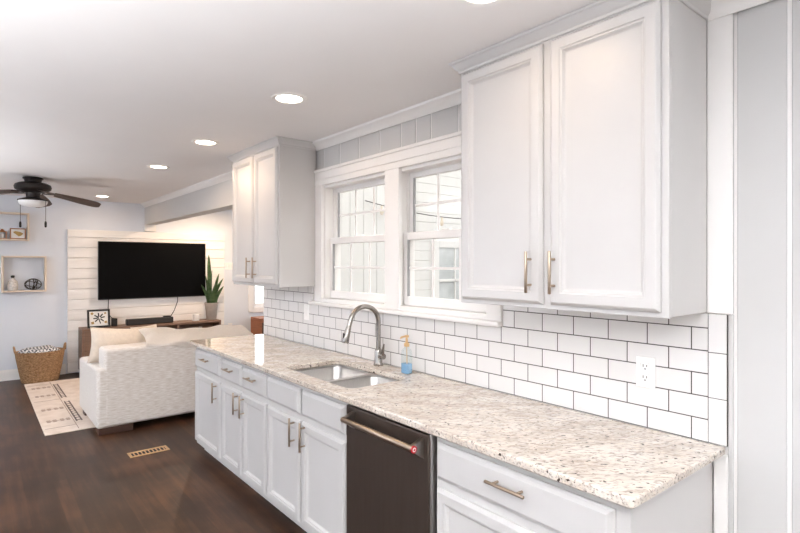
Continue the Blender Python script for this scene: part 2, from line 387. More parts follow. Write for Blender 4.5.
for i, (a, c) in enumerate(OP):
    w = bpy.data.objects.new('window_%d' % (i+1), None); COL.objects.link(w); w.location = ((a+c)/2, .07, OZ0); w['kind'] = 'structure'
    sash(w, 'upper_sash', a+.03, c-.03, 1.69, OZ1-.02, .085, .03, .04, .03)
    sash(w, 'lower_sash', a+.018, c-.018, OZ0+.01, 1.735, .045, .034, .055, .045)
    b = B(); box(b, a+.015, a+.03, .075, .125, OZ0+.008, OZ1-.015); box(b, c-.03, c-.015, .075, .125, OZ0+.008, OZ1-.015); box(b, a+.03, c-.03, .08, .125, OZ1-.022, OZ1-.015); part('side_track', b, M['trim'], w)
    b = B(); box(b, (a+c)/2-.03, (a+c)/2+.03, .05, .078, 1.735, 1.745, .003, 1); part('sash_lock', b, M['plate'], w)

# porch outside the kitchen window
b = B(); box(b, -4.2, 1.0, .15, 4.2, -.16, -.1); struct('porch_floor', b, M['deck'])
b = B()
box(b, -4.25, -4.2, .15, 4.2, -.16, CEIL+.3)
for k in range(26): box(b, -4.2, -4.188, 1.46, 4.2, .0+k*.105, .0+k*.105+.103, .004, 1)
for k in range(8): box(b, -4.2, -4.188, .16+k*.16, .16+k*.16+.156, -.1, 2.7, .004, 1)
struct('wall_porch', b, M['siding'])
b = B()
for a in ((1.86, 1.96, .9, 1.80), (2.74, 2.84, .9, 1.80), (1.96, 2.74, 1.72, 1.80), (1.96, 2.74, .9, .98), (1.96, 2.74, 1.34, 1.37), (2.2, 2.22, .98, 1.72), (2.47, 2.49, .98, 1.72)):
    box(b, -4.187, -4.16, *a, .003, 1)
w4 = struct('window_4', b, M['siding'])
b = B(); box(b, -4.186, -4.176, 1.96, 2.74, .98, 1.72); part('pane', b, M['curtain'], w4)
def catenary(p, q, sag, n=24):
    return [Vector(p).lerp(Vector(q), i/n)-Vector((0, 0, sag*4*(i/n)*(1-i/n))) for i in range(n+1)]
t = thing('string_light', (-3.8, 1.2, 2.2), 'wire of small bulbs strung across the porch outside the right window', 'string lights')
pts = catenary((-4.15, .95, 2.16), (-3.9, 3.2, 2.12), .10); b = B(); tube(b, pts, .005, 6); part('wire', b, M['wire'], t, True)
for k in range(2, 24, 4):
    p = pts[k]; b = B(); lathe(b, [(0, p.z-.005), (.012, p.z-.005), (.012, p.z-.04), (.018, p.z-.055), (.02, p.z-.075), (.012, p.z-.095), (0, p.z-.1)], p.x, p.y, 12)
    part('bulb', b, M['bulb'], t, True)
# outer wall of the living room beyond the opening, seen from the porch side only
b = B(); box(b, -4.365, -4.25, .15, 4.2, 0, CEIL); struct('wall_beyond', b, M['wall'])

# ------------------------------------------------------------------ recessed ceiling lights
def ceiling_light(x, y):
    t = thing('ceiling_light', (x, y, CEIL), '', 'ceiling light', 'recessed ceiling lights along the kitchen wall')
    b = B(); lathe(b, [(.068, CEIL-.001), (.072, CEIL-.006), (.092, CEIL-.008), (.098, CEIL-.001)], x, y, 32); part('trim_ring', b, M['trim'], t, True)
    b = B(); lathe(b, [(0, CEIL-.003), (.069, CEIL-.003), (.069, CEIL-.001), (0, CEIL-.001)], x, y, 32); part('diffuser', b, M['lamp'], t)
    ld = bpy.data.lights.new('lamp', 'AREA'); ld.shape = 'DISK'; ld.size = .13; ld.energy = LAMP_W; ld.color = LAMP_COL
    lo = bpy.data.objects.new('lamp', ld); COL.objects.link(lo); lo.parent = t; lo.location = (0, 0, -.012)
    return t
LB = ['recessed ceiling light in front of the large upper cabinet, cut by the top edge',
      'round recessed ceiling light nearest the window, largest one fully in view',
      'round recessed ceiling light just left of the small upper cabinet',
      'round recessed ceiling light over the sofa, between cabinet and fan',
      'round recessed ceiling light right above the television, smallest in view']
def room_fill_light(x, y, label):
    t = ceiling_light(x, y); t['label'] = label; t['group'] = 'added fill lights of the room beyond the opening'
    next(c for c in t.children if c.type == 'LIGHT').data.energy = 16
for x, l, pw in zip((-1.16, -2.587, -3.917, -5.188, -7.94), LB, (.5, .9, 1.5, 2.9, 1.2)):
    t = ceiling_light(x, -.70 if x > -2 else -.675); t['label'] = l
    next(c for c in t.children if c.type == 'LIGHT').data.energy *= pw
room_fill_light(-7.7, .85, 'added unseen recessed fill light beyond the wide opening, hidden by the header')  # unseen lamp added to brighten the room beyond

# ------------------------------------------------------------------ backsplash, worktop
b = B()
box(b, XE, -3.50, -.008, .004, .915, 1.369); box(b, -3.50, -1.648, -.008, .004, .915, 1.236); box(b, -1.648, -.7315, -.008, .004, .915, 1.369)
bs = thing('backsplash', (0, 0, 0), 'white subway tile backsplash with dark grout above the granite worktop', 'backsplash')
part('tile_field', b, M['tile'], bs)
b = B(); box(b, -.7315, -.671, -.005, .004, .915, 1.369); part('grout_bed', b, M['grout'], bs)
for z0, z1 in ((.916, 1.073), (1.0755, 1.232), (1.2345, 1.369)):
    b = B(); box(b, -.7292, -.672, -.0085, -.004, z0, z1, .0015, 1); part('edge_tile', b, M['tile_white'], bs)

def rrect(x0, x1, y0, y1, r, n=6):
    out = []
    for cx, cy, a0 in ((x1-r, y1-r, 0), (x0+r, y1-r, PI/2), (x0+r, y0+r, PI), (x1-r, y0+r, 1.5*PI)):
        for k in range(n+1): a = a0+PI/2*k/n; out.append((cx+r*math.cos(a), cy+r*math.sin(a)))
    return out
def offset_loop(l, d):
    """loop moved d towards its own left-hand side"""
    out = []; n = len(l)
    for i in range(n):
        a, p, c = Vector(l[i-1]), Vector(l[i]), Vector(l[(i+1) % n])
        d1, d2 = (p-a).normalized(), (c-p).normalized(); n1, n2 = Vector((-d1.y, d1.x)), Vector((-d2.y, d2.x))
        m = n1+n2; m = m/max(.2, m.dot(n1)); out.append((p.x+m.x*d, p.y+m.y*d))
    return out
def plate_with_hole(bm, outer, holes, z0, z1, rnd=.006):
    caps = {z0: [], z1: []}
    for li, l in enumerate([outer]+holes):
        area = sum(l[k-1][0]*l[k][1]-l[k][0]*l[k-1][1] for k in range(len(l)))
        if (area > 0) != (li == 0): l = l[::-1]                      # material always lies on the left
        prof = [(rnd, z0), (0, z0+rnd)]+[(rnd*(1-math.cos(a)), z1-rnd+rnd*math.sin(a)) for a in (0, PI/6, PI/3, PI/2)]
        R = [[bm.verts.new((x, y, z)) for x, y in offset_loop(l, d)] for d, z in prof]
        for a, c in zip(R, R[1:]):
            for k in range(len(l)): bm.faces.new((a[k], a[(k+1) % len(l)], c[(k+1) % len(l)], c[k]))
        caps[z0].append(R[0]); caps[z1].append(R[-1])
    for z, loops in caps.items():
        es = []
        for vs in loops:
            for k in range(len(vs)): es.append(bm.edges.get((vs[k], vs[(k+1) % len(vs)])))
        bmesh.ops.triangle_fill(bm, edges=es, use_beauty=True)
SX0, SX1, SY0, SY1 = -2.90, -2.18, -.545, -.16
b = B()
outer = [(-.676, -.0095), (-4.39, -.0095)]+[q for q in rrect(-4.39, -.680, -.648, -.0095, .018, 3) if q[1] < -.3]
plate_with_hole(b, outer, [rrect(SX0, SX1, SY0, SY1, .045)], .884, .915)
r = part('worktop', b, M['granite'], None, True, (-2.5, -.32, .884), angle=20); tag(r, 'long beige speckled granite worktop with an undermount sink cut-out', 'worktop')

# undermount double sink
t = thing('kitchen_sink', ((SX0+SX1)/2, -.35, .884), 'stainless steel double-bowl sink set under the granite below the window', 'sink')
def bowl(x0, x1, y0, y1, zt, dep):
    b = B(); L = []
    for ins, z, r in ((0, zt, .06), (.004, zt-.01, .06), (.012, zt-dep+.03, .06), (.03, zt-dep+.006, .055), (.06, zt-dep, .04)):
        L.append([b.verts.new((x, y, z)) for x, y in rrect(x0+ins, x1-ins, y0+ins, y1-ins, r)])
    for a, c in zip(L, L[1:]):
        for k in range(len(a)): b.faces.new((a[k], a[(k+1) % len(a)], c[(k+1) % len(a)], c[k]))
    b.faces.new(L[-1]); return b
for x0, x1 in ((SX0-.012, -2.535), (-2.505, SX1+.012)):
    o = part('bowl', bowl(x0, x1, SY0-.012, SY1+.012, .876, .2), M['steel'], t, True)
    cx, cy = (x0+x1)/2, -.33
    b = B(); lathe(b, [(0, .679), (.02, .679), (.03, .682), (.042, .681), (.044, .677)], cx, cy, 24); part('drain', b, M['faucet'], o, True)
b = B(); plate_with_hole(b, rrect(SX0-.02, SX1+.02, SY0-.02, SY1+.02, .06), [rrect(SX0-.008, -2.538, SY0-.008, SY1+.008, .058), rrect(-2.502, SX1+.008, SY0-.008, SY1+.008, .058)], .872, .883, .002)
part('rim', b, M['steel'], t, True)

# faucet
FX, FY = -2.575, -.072
t = thing('faucet', (FX, FY, .915), 'brushed nickel gooseneck pull-down faucet behind the sink', 'faucet')
b = B(); lathe(b, [(0, .9155), (.03, .9155), (.031, .922), (.027, .928), (.024, .935), (.024, 1.0), (.021, 1.012), (.016, 1.02), (0, 1.02)], FX, FY, 28); part('body', b, M['faucet'], t, True)
b = B(); pts = [(FX, FY, 1.0), (FX, FY, 1.1), (FX, FY, 1.19)]
for k in range(1, 15):
    a = PI*k/14*.93; pts.append((FX, FY-.105+.105*math.cos(a), 1.185+.10*math.sin(a)))
e = pts[-1]; d = Vector((0, -.045, -.125)); pts.append((FX, e[1]-.012, e[2]-.035))
tube(b, pts, .0145, 16); part('spout', b, M['faucet'], t, True)
h0 = Vector(pts[-1]); h1 = h0+Vector((0, -.028, -.095))
b = B(); tube(b, [h0, h0.lerp(h1, .1), h0.lerp(h1, .55), h0.lerp(h1, .92), h1], [.0145, .0165, .019, .022, .019], 18); o = part('spray_head', b, M['faucet'], t, True)
b = B(); c = h0.lerp(h1, .6)+Vector((0, -.020, 0)); box(b, c.x-.006, c.x+.006, c.y-.004, c.y+.004, c.z-.022, c.z+.022, .003, 1); part('button', b, M['black'], o)
b = B(); tube(b, [(FX+.018, FY, .972), (FX+.055, FY-.004, .978)], [.017, .019], 16); tube(b, [(FX+.05, FY-.004, .985), (FX+.062, FY-.01, 1.03), (FX+.072, FY-.014, 1.055)], [.009, .007, .006], 10); part('lever', b, M['faucet'], t, True)

# soap bottle
BX, BY = -2.285, -.088
t = thing('soap_bottle', (BX, BY, .915), 'clear pump bottle with a little blue soap beside the sink', 'soap bottle')
def sq(bm, prof, cx, cy, asp=.7, n=28):
    rings = []
    for r, z in prof:
        ring = []
        for k in range(n):
            a = 2*PI*k/n; c, s = math.cos(a), math.sin(a); q = (abs(c)**4+abs(s)**4)**-.25
            ring.append(bm.verts.new((cx+r*q*c, cy+r*asp*q*s, z)))
        rings.append(ring)
    for a, c in zip(rings, rings[1:]):
        for k in range(n): bm.faces.new((a[k], a[(k+1) % n], c[(k+1) % n], c[k]))
    bm.faces.new(rings[0][::-1]); bm.faces.new(rings[-1])
b = B(); sq(b, [(.028, .9155), (.033, .92), (.033, 1.03), (.028, 1.05), (.014, 1.062), (.013, 1.075)], BX, BY); part('bottle', b, M['clear'], t, True)
b = B(); sq(b, [(.0285, .918), (.0315, .922), (.0315, .972)], BX, BY); part('soap', b, M['blue_soap'], t, True)
b = B(); lathe(b, [(0, 1.07), (.016, 1.07), (.016, 1.088), (.008, 1.092), (.006, 1.12), (.013, 1.122), (.013, 1.134), (0, 1.136)], BX, BY, 20)
tube(b, [(BX, BY, 1.128), (BX-.004, BY-.034, 1.126), (BX-.005, BY-.042, 1.118)], .0055, 10); tube(b, [(BX, BY, 1.07), (BX+.004, BY, .93)], .0025, 8); part('pump', b, M['pump'], t, True)

# ------------------------------------------------------------------ cabinet parts
YF = -.590      # face-frame front
def pull(parent, x, z, L, vertical, yface):
    b = B(); out = .032; y = yface-out; r = .006; h = L/2; q = h*.62
    ax = Vector((0, 0, 1)) if vertical else Vector((1, 0, 0)); c = Vector((x, y, z))
    tube(b, [c-ax*h, c-ax*(h-.002), c+ax*(h-.002), c+ax*h], [r*.8, r, r, r*.8], 14)
    for s in (-1, 1):
        p = c+ax*s*q; tube(b, [p, Vector((p.x, yface+.0005, p.z))], .005, 10)
    return part('handle', b, M['nickel'], parent, True)
DOOR = [(0, 0), (0, .010), (.009, .020), (.012, .022), (.044, .022), (.048, .017), (.053, .0165), (.060, .007), (.064, .005)]
DRAW = [(0, 0), (0, .008), (.004, .011), (.008, .0125), (.018, .0215), (.022, .022)]
def door(parent, x0, x1, z0, z1, yb, hx=None, hz=None, hl=.16):
    b = B(); rings_panel(b, x0, x1, z0, z1, yb-.0006, DOOR); o = part('door', b, M['cabinet'], parent)
    if hx: pull(o, hx, hz, hl, True, yb-.0226)
    return o
def drawer(parent, x0, x1, z0, z1, yb, hl=.15, name='drawer'):
    b = B(); rings_panel(b, x0, x1, z0, z1, yb-.0006, DRAW); o = part(name, b, M['cabinet'], parent)
    if hl: pull(o, (x0+x1)/2, (z0+z1)/2+.02, hl, False, yb-.0226)
    return o
def base(x0, x1, label, open_top=False):
    t = thing('base_cabinet', ((x0+x1)/2, -.3, 0), label, 'cabinet', 'base cabinets under the granite worktop')
    b = B(); box(b, x0, x0+.018, -.572, -.004, .075, .880); box(b, x1-.018, x1, -.572, -.004, .075, .880)
    box(b, x0+.018, x1-.018, -.572, -.004, .075, .093); box(b, x0+.018, x1-.018, -.016, -.004, .093, .880)
    if not open_top: box(b, x0+.018, x1-.018, -.572, -.016, .862, .880)
    part('carcass', b, M['cabinet'], t)
    b = B(); box(b, x0, x0+.03, YF, -.572, .075, .8825); box(b, x1-.045, x1, YF, -.572, .075, .8825); box(b, x0+.03, x1-.045, YF, -.572, .845, .8825); box(b, x0+.03, x1-.045, YF, -.572, .075, .095); box(b, x0+.03, x1-.045, YF, -.572, .655, .715)
    part('face_frame', b, M['cabinet'], t)
    b = B(); box(b, x0, x1, -.528, -.51, .0, .075); part('toe_kick', b, M['cabinet'], t)
    return t
ZD0, ZD1, ZW0, ZW1 = .100, .668, .702, .846
t = base(-4.372, -3.795, 'single-door grey base cabinet with one drawer at the far left end of the run')
drawer(t, -4.362, -3.81, ZW0, ZW1, YF, .15); door(t, -4.362, -3.81, ZD0, ZD1, YF, -3.865, .585, .15)
t = base(-3.793, -3.025, 'grey base cabinet with two small drawers over two doors, left of the sink cabinet')
for a, c, h in ((-3.783, -3.415, -3.46), (-3.397, -3.037, -3.352)):
    drawer(t, a, c, ZW0, ZW1, YF, .15); door(t, a, c, ZD0, ZD1, YF, h, .59, .15)
t = base(-3.023, -2.13, 'grey base cabinet under the sink with two blank drawer fronts and two doors', True)
for a, c, h in ((-3.012, -2.597, -2.645), (-2.575, -2.142, -2.525)):
    drawer(t, a, c, ZW0, ZW1, YF, 0, 'false_drawer_front'); door(t, a, c, ZD0, ZD1, YF, h, .60, .16)
t = base(-1.50, -.716, 'grey base cabinet with a wide drawer right of the dishwasher at the worktop end')
drawer(t, -1.488, -.757, ZW0, ZW1, YF, .165)
door(t, -1.488, -.757, ZD0, ZD1, YF)

# dishwasher
DX0, DX1 = -2.122, -1.504
t = thing('dishwasher', ((DX0+DX1)/2, -.3, 0), 'dark stainless dishwasher with bar handle between the base cabinets', 'dishwasher')
b = B(); box(b, DX0, DX1, -.575, -.01, .09, .868); part('tub', b, M['black'], t)
b = B(); box(b, DX0+.004, DX1-.022, -.612, -.575, .10, .862, .006, 3); d = part('door', b, M['dark_steel'], t, True)
b = B(); box(b, DX1-.020, DX1-.008, -.609, -.575, .10, .866, .003, 2); part('edge_trim', b, M['steel'], t, True, label='bright steel edge strip')
b = B(); box(b, DX0+.01, DX1-.01, -.54, -.52, 0, .09); part('toe_panel', b, M['black'], t)
hy, hz = -.668, .812
b = B(); hx0, hx1 = DX0+.055, DX1-.05
tube(b, [(hx0, hy, hz), (hx0+.004, hy, hz), (hx1-.004, hy, hz), (hx1, hy, hz)], [.011, .013, .013, .011], 18); ho = part('handle', b, M['nickel'], d, True)
for x in (hx0+.012, hx1-.012):
    b = B(); v0 = []
    for dx in (-.011, .011):
        v0.append([b.verts.new((x+dx, y, z)) for y, z in ((hy+.004, hz-.012), (-.612, hz-.05), (-.612, hz+.03), (hy+.004, hz+.012))])
    b.faces.new(v0[0]); b.faces.new(v0[1][::-1])
    for k in range(4): b.faces.new((v0[0][k], v0[0][(k+1) % 4], v0[1][(k+1) % 4], v0[1][k]))
    part('handle_bracket', b, M['steel'], d)
def disc(name, x, r, m, ln):
    b = B(); tube(b, [(x, hy, hz), (x+ln, hy, hz)], r, 20); return part(name, b, m, d, True)
disc('medallion', hx1, .0145, M['red'], .006); disc('medallion_ring', hx1+.0055, .009, M['plate'], .0012); disc('medallion_centre', hx1+.0065, .0052, M['red'], .001)

# ------------------------------------------------------------------ upper cabinets
UC = [(0, 0), (.006, 0), (.008, .010), (.018, .018), (.030, .038), (.037, .042), (.040, .05), (0, .05)]
def upper(x0, x1, doors, label):
    t = thing('upper_cabinet', ((x0+x1)/2, -.15, 1.37), label, 'cabinet', 'wall cabinets beside the window')
    zt = CEIL-.002
    b = B(); box(b, x0, x1, -.292, -.013, 1.374, zt-.02, .002, 1); part('carcass', b, M['cabinet'], t)
    b = B(); box(b, x0, x1, -.311, -.292, 1.371, zt-.005, .002, 1); part('face_frame', b, M['cabinet'], t)
    for a, c, h in doors: door(t, a, c, 1.39, 2.388, -.311, h, 1.512, .16)
    b = B(); sweep(b, [(x1, -.0135), (x1, -.3115), (x0, -.3115), (x0, -.0135)], [(o, zt-.05+z) for o, z in UC]); part('crown_moulding', b, M['cabinet'], t, True, angle=25)
    return t
upper(-4.30, -3.440, [(-4.275, -3.868, -3.905), (-3.845, -3.456, -3.79)], 'smaller light grey upper cabinet with two doors left of the window')
upper(-1.64, -.732, [(-1.620, -1.197, -1.243), (-1.161, -.755, -1.137)], 'large light grey upper cabinet with two doors right of the window')

# ------------------------------------------------------------------ outlets and switch
def outlet(x, z, label, w=.074, h=.118):
    t = thing('outlet', (x, -.008, z), label, 'outlet')
    b = B(); box(b, x-w/2, x+w/2, -.0135, -.0081, z-h/2, z+h/2, .0025, 2); part('cover_plate', b, M['plate'], t)
    for s in (-1, 1):
        zc = z+s*.0215
        b = B(); box(b, x-.017, x+.017, -.0155, -.0135, zc-.0165, zc+.0165, .006, 3); f = part('receptacle', b, M['plate'], t, True)
        b = B(); box(b, x-.009, x-.006, -.0159, -.0153, zc-.002, zc+.009); box(b, x+.005, x+.008, -.0159, -.0153, zc-.001, zc+.008); box(b, x-.0025, x+.0025, -.0159, -.0153, zc-.011, zc-.006); part('slots', b, M['slot'], f)
    return t
outlet(-.949, 1.128, 'white duplex outlet on the tile at the near end of the backsplash')
t = thing('light_switch', (-3.585, -.008, 1.17), 'white switch plate on the tile under the small upper cabinet beside the window', 'switch')
b = B(); box(b, -3.622, -3.548, -.0135, -.0081, 1.108, 1.228, .0025, 2); part('cover_plate', b, M['plate'], t)
b = B(); box(b, -3.602, -3.568, -.0165, -.0135, 1.134, 1.202, .002, 1); part('rocker', b, M['ceramic'], t)
t = thing('light_switch', (XT, 1.3, 1.5), 'white multi-gang switch plate on the far wall right of the shiplap', 'switch')
b = B(); box(b, XT+.0005, XT+.007, 1.235, 1.385, 1.44, 1.56, .002, 1); part('cover_plate', b, M['plate'], t)
for k in range(3): b = B(); box(b, XT+.007, XT+.012, 1.255+k*.045, 1.275+k*.045, 1.475, 1.525, .002, 1); part('toggle', b, M['ceramic'], t)
t = thing('outlet', (XT, 1.33, .48), 'white wall outlet low on the far wall right of the plant', 'outlet')
b = B(); box(b, XT+.0005, XT+.007, 1.293, 1.367, .42, .54, .002, 1); part('cover_plate', b, M['plate'], t)

# ------------------------------------------------------------------ television and its console
t = thing('television', (-8.5, .122, 1.02), 'large flat black television mounted on the whitewashed boards', 'television')
b = B(); box(b, -8.525, -8.49, -.637, .885, 1.02, 1.865, .006, 2); part('housing', b, M['black'], t)
b = B(); box(b, -8.4905, -8.4885, -.627, .875, 1.035, 1.857); part('screen', b, M['screen'], t)
b = B(); box(b, XT+.056, -8.525, -.1, .35, 1.2, 1.6); part('wall_mount', b, M['black'], t)
CX0, CX1, CY0, CY1, CZ = -8.53, -8.2, -.875, 1.03, .648
t = thing('media_console', (-8.36, .08, 0), 'long brown wood media console under the television', 'console')
b = B()
box(b, CX0, CX1, CY0, CY1, CZ-.03, CZ, .002, 1); box(b, CX0, CX1, CY0, CY1, .06, .09, .002, 1)
for y in (CY0, -.155, .365, CY1-.025): box(b, CX0, CX1-.002, y, y+.025, .09, CZ-.03)
box(b, CX0, CX0+.012, CY0, CY1, .09, CZ-.03); box(b, CX0+.02, CX1-.004, -.13, .365, .34, .36); box(b, CX0+.02, CX1-.004, .39, CY1-.025, .36, .38)
part('body', b, M['walnut'], t)
b = B(); box(b, CX1-.018, CX1, CY0+.027, -.157, .34, CZ-.034, .002, 1); o = part('drawer', b, M['walnut'], t)
b = B(); lathe(b, [(0, .0), (.012, .002), (.014, .012), (.008, .02), (0, .02)], 0, 0, 16); bmesh.ops.rotate(b, verts=b.verts[:], cent=(0, 0, 0), matrix=Matrix.Rotation(PI/2, 3, 'Y')); bmesh.ops.translate(b, verts=b.verts[:], vec=(CX1, -.2, .55)); part('knob', b, M['bronze'], o, True)
b = B(); box(b, CX1-.018, CX1, CY0+.027, -.157, .095, .335, .002, 1); part('door', b, M['walnut'], t)
for x in (CX0+.03, CX1-.07):
    for y in (CY0+.04, CY1-.09): b = B(); box(b, x, x+.04, y, y+.04, 0, .06); part('foot', b, M['dark_wood'], t)
# soundbar and the small things on the console
t = thing('soundbar', (-8.33, .0, CZ), 'long black soundbar on the console below the television', 'soundbar')
b = B(); box(b, -8.38, -8.29, -.31, .335, CZ+.001, CZ+.088, .012, 3); part('body', b, M['black'], t, True)
b = B(); box(b, -8.2895, -8.288, -.29, .315, CZ+.012, CZ+.075); part('grille', b, M['slot'], t)
t = tag(part('streaming_box', (lambda b: (box(b, -8.365, -8.315, .20, .30, CZ+.0885, CZ+.107, .005, 2), b)[1])(B()), M['black'], None, True, (-8.34, .25, CZ+.0885)), 'small black streaming box resting on the right end of the soundbar', 'media box')
rot = Matrix.Rotation(-.16, 3, 'Y')
t = thing('picture_frame', (-8.28, -.66, CZ), 'black framed floral ink print leaning at the left end of the console', 'picture frame')
def leaning(bm, y0, y1, z0, z1, x0, x1): box(bm, x0, x1, y0, y1, z0, z1, .002, 1, rot, Vector((-8.28, -.66, CZ)))
b = B()
for a in ((-.80, -.775, CZ+.002, CZ+.255), (-.545, -.52, CZ+.002, CZ+.255), (-.775, -.545, CZ+.002, CZ+.027), (-.775, -.545, CZ+.23, CZ+.255)): leaning(b, *a, -8.29, -8.27)
part('frame', b, M['black'], t)
b = B(); leaning(b, -.775, -.545, CZ+.027, CZ+.23, -8.288, -8.279); p = part('print', b, M['paper'], t)
def art(items, m, nm):
    b = B()
    for y, z, w, h, a in items:
        vs = box(b, -8.2789, -8.2780, y-w/2, y+w/2, z-h/2, z+h/2)
        bmesh.ops.rotate(b, verts=vs, cent=(-8.278, y, z), matrix=Matrix.Rotation(a, 3, 'X'))
        bmesh.ops.rotate(b, verts=vs, cent=Vector((-8.28, -.66, CZ)), matrix=rot)
    part(nm, b, m, p)
art([(-.655, CZ+.11, .012, .11, .3)]+[(-.655+math.cos(a)*.045, CZ+.135+math.sin(a)*.045, .052, .016, a) for a in (.2, .9, 1.7, 2.5, 3.2, 3.9, 5.6)], M['ink'], 'leaf_motif')
for q in ((-.74, CZ+.2, .03, .03, .7), (-.735, CZ+.07, .034, .034, .2), (-.575, CZ+.075, .03, .03, .5), (-.58, CZ+.2, .022, .022, .4)): art([q], M['ochre'], 'flower_motif')
b = B(); box(b, -8.40, -8.33, -.49, -.42, CZ+.001, CZ+.11, .005, 2); tag(part('speaker', b, M['black'], None, False, (-8.365, -.455, CZ)), 'small black box standing just right of the framed print', 'speaker')
t = thing('candle', (-8.33, .68, CZ), 'small white cylindrical candle jar on the console left of the plant', 'candle')
b = B(); lathe(b, [(0, CZ+.001), (.044, CZ+.001), (.05, CZ+.008), (.05, CZ+.105), (.045, CZ+.11), (.043, CZ+.09), (0, CZ+.09)], -8.33, .68, 28); part('jar', b, M['ceramic'], t, True)
b = B(); tube(b, [(-8.33, .68, CZ+.09), (-8.33, .68, CZ+.104)], .002, 6); part('wick', b, M['black'], t)
# snake plant
PX, PY = -8.34, .925
t = thing('potted_plant', (PX, PY, CZ), 'tall snake plant in a grey ceramic pot at the right end of the console', 'plant')
b = B(); lathe(b, [(0, CZ+.001), (.068, CZ+.001), (.075, CZ+.01), (.098, CZ+.235), (.106, CZ+.262), (.106, CZ+.272), (.095, CZ+.272), (.09, CZ+.24), (0, CZ+.24)], PX, PY, 32); part('pot', b, M['pot'], t, True)
b = B(); lathe(b, [(0, CZ+.246), (.092, CZ+.243)], PX, PY, 24); part('soil', b, M['soil'], t)
def leafmat():
    m = mat('snake plant leaf', (66, 98, 62), .45, 0, 0, 9, 0, (1, 1, 3), rgb2=(110, 138, 92)); return m
M['leaf'] = leafmat()
for dx, dy, h, lx, ly, tw, w in ((0, -.03, .80, .02, -.02, .1, .030), (.02, .035, .50, .05, .06, .6, .030), (-.02, .0, .55, -.03, .02, 1.2, .028), (.035, -.02, .40, .07, -.08, -.5, .028), (-.03, .05, .42, .0, .15, .3, .026), (.03, .01, .36, .08, .03, .2, .030), (0, -.05, .33, .03, -.12, -.2, .024), (-.04, -.03, .46, -.06, -.03, .8, .026), (.04, .05, .30, .06, .11, .1, .026)):
    def f(u, v, dx=dx, dy=dy, h=h, lx=lx, ly=ly, tw=tw, w=w):
        s = (u-.5)*2; ww = w*(.75+.6*v-.2*v*v)*(1-v**5)**.8+.001; a = tw+v*.6
        return (PX+dx+lx*v*v+s*ww*math.sin(a)-.010*(1-s*s)*math.cos(a), PY+dy+ly*v*v+s*ww*math.cos(a)+.010*(1-s*s)*math.sin(a), CZ+.235+h*v)
    b = B(); grid(b, 6, 14, f); bmesh.ops.solidify(b, geom=b.faces[:], thickness=.004); part('leaf', b, M['leaf'], t, True)
# things in the open cubbies
def single(name, lab, cat, m, loc, fn, group=None, smooth=False):
    b = B(); fn(b); return tag(part(name, b, m, None, smooth, loc), lab, cat, group)
zc = .381
for i, (n, m, th, w, lab) in enumerate((('book', 'blue_book', .035, .2, 'blue hardback lying at the bottom of the book pile in the console'), ('book', 'paper', .03, .19, 'white book in the middle of the pile in the console'), ('book', 'blue_book', .03, .16, 'blue book on top of the pile in the right console cubby'))):
    t = thing('book', (-8.3, .5, zc), lab, 'book', 'books in the right cubby of the console')
    b = B(); box(b, -8.39, -8.24, .42, .42+w, zc+.0005, zc+th, .002, 1); part('cover', b, M[m], t)
    b = B(); box(b, -8.388, -8.238, .422, .418+w, zc+.005, zc+th-.005); part('pages', b, M['paper'], t); zc += th+.0005
single('game_console', 'black media box in the middle cubby of the console', 'media box', M['black'], (-8.33, .12, .361), lambda b: box(b, -8.43, -8.24, -.05, .28, .361, .43, .006, 2))
single('router', 'small white device standing on the black media box', 'router', M['ceramic'], (-8.33, .02, .431), lambda b: box(b, -8.38, -8.27, -.02, .10, .431, .505, .012, 3), smooth=True)
single('decor_bowl', 'small grey bowl beside the white device in the middle cubby', 'bowl', M['pot'], (-8.30, .2, .431), lambda b: lathe(b, [(0, .431), (.03, .431), (.055, .47), (.06, .50), (.056, .50), (.05, .47), (0, .445)], -8.31, .2, 24), smooth=True)
single('glass_vase', 'small clear vase in the right console cubby beside the books', 'vase', M['jar'], (-8.30, .75, .381), lambda b: lathe(b, [(0, .381), (.035, .381), (.045, .42), (.03, .48), (.022, .53), (.028, .55), (.024, .55), (.018, .53), (0, .40)], -8.33, .75, 24), smooth=True)
# cables
single('cable', 'thin black cable hanging from the television behind the framed print', 'cable', M['black'], (-8.5, -.5, 1.0), lambda b: tube(b, [(-8.515, -.5, 1.03), (-8.52, -.505, .9), (-8.515, -.495, .8), (-8.44, -.47, .758), (-8.39, -.455, .757)], .006, 8), smooth=True)
single('cable', 'thin black cable slanting from the television down to the soundbar', 'cable', M['black'], (-8.5, .4, 1.0), lambda b: tube(b, [(-8.515, .46, 1.03), (-8.51, .455, .95), (-8.48, .40, .82), (-8.44, .34, .74), (-8.39, .28, .70), (-8.375, .27, .69)], .006, 8), smooth=True)

# ------------------------------------------------------------------ sofa
t = thing('sofa', (-5.8, -.4, 0), 'oatmeal fabric sofa seen from behind, facing the television', 'sofa')
SYA, SYB = -1.165, .36
def soft(bm, x0, x1, y0, y1, z0, z1, bev, seg=5): box(bm, x0, x1, y0, y1, z0, z1, bev, seg)
b = B(); soft(b, -5.56, -5.30, SYA+.055, SYB-.055, .06, .775, .035); part('back', b, M['sofa'], t, True)
for y0, y1 in ((SYA, SYA+.2), (SYB-.2, SYB)):
    b = B(); soft(b, -6.3, -5.303, y0, y1, .055, .575, .035)
    vs = [v for v in b.verts if v.co.z > .4]
    for v in vs: v.co.z += .03*max(0, (v.co.x+6.3))
    part('arm', b, M['sofa'], t, True)
b = B(); soft(b, -6.28, -5.5, SYA+.19, SYB-.19, .07, .30, .02); part('seat_base', b, M['sofa'], t, True)
ym = (SYA+SYB)/2
for y0, y1 in ((SYA+.203, ym-.003), (ym+.003, SYB-.203)):
    b = B(); soft(b, -6.36, -5.6, y0, y1, .30, .47, .05); part('seat_cushion', b, M['sofa'], t, True)
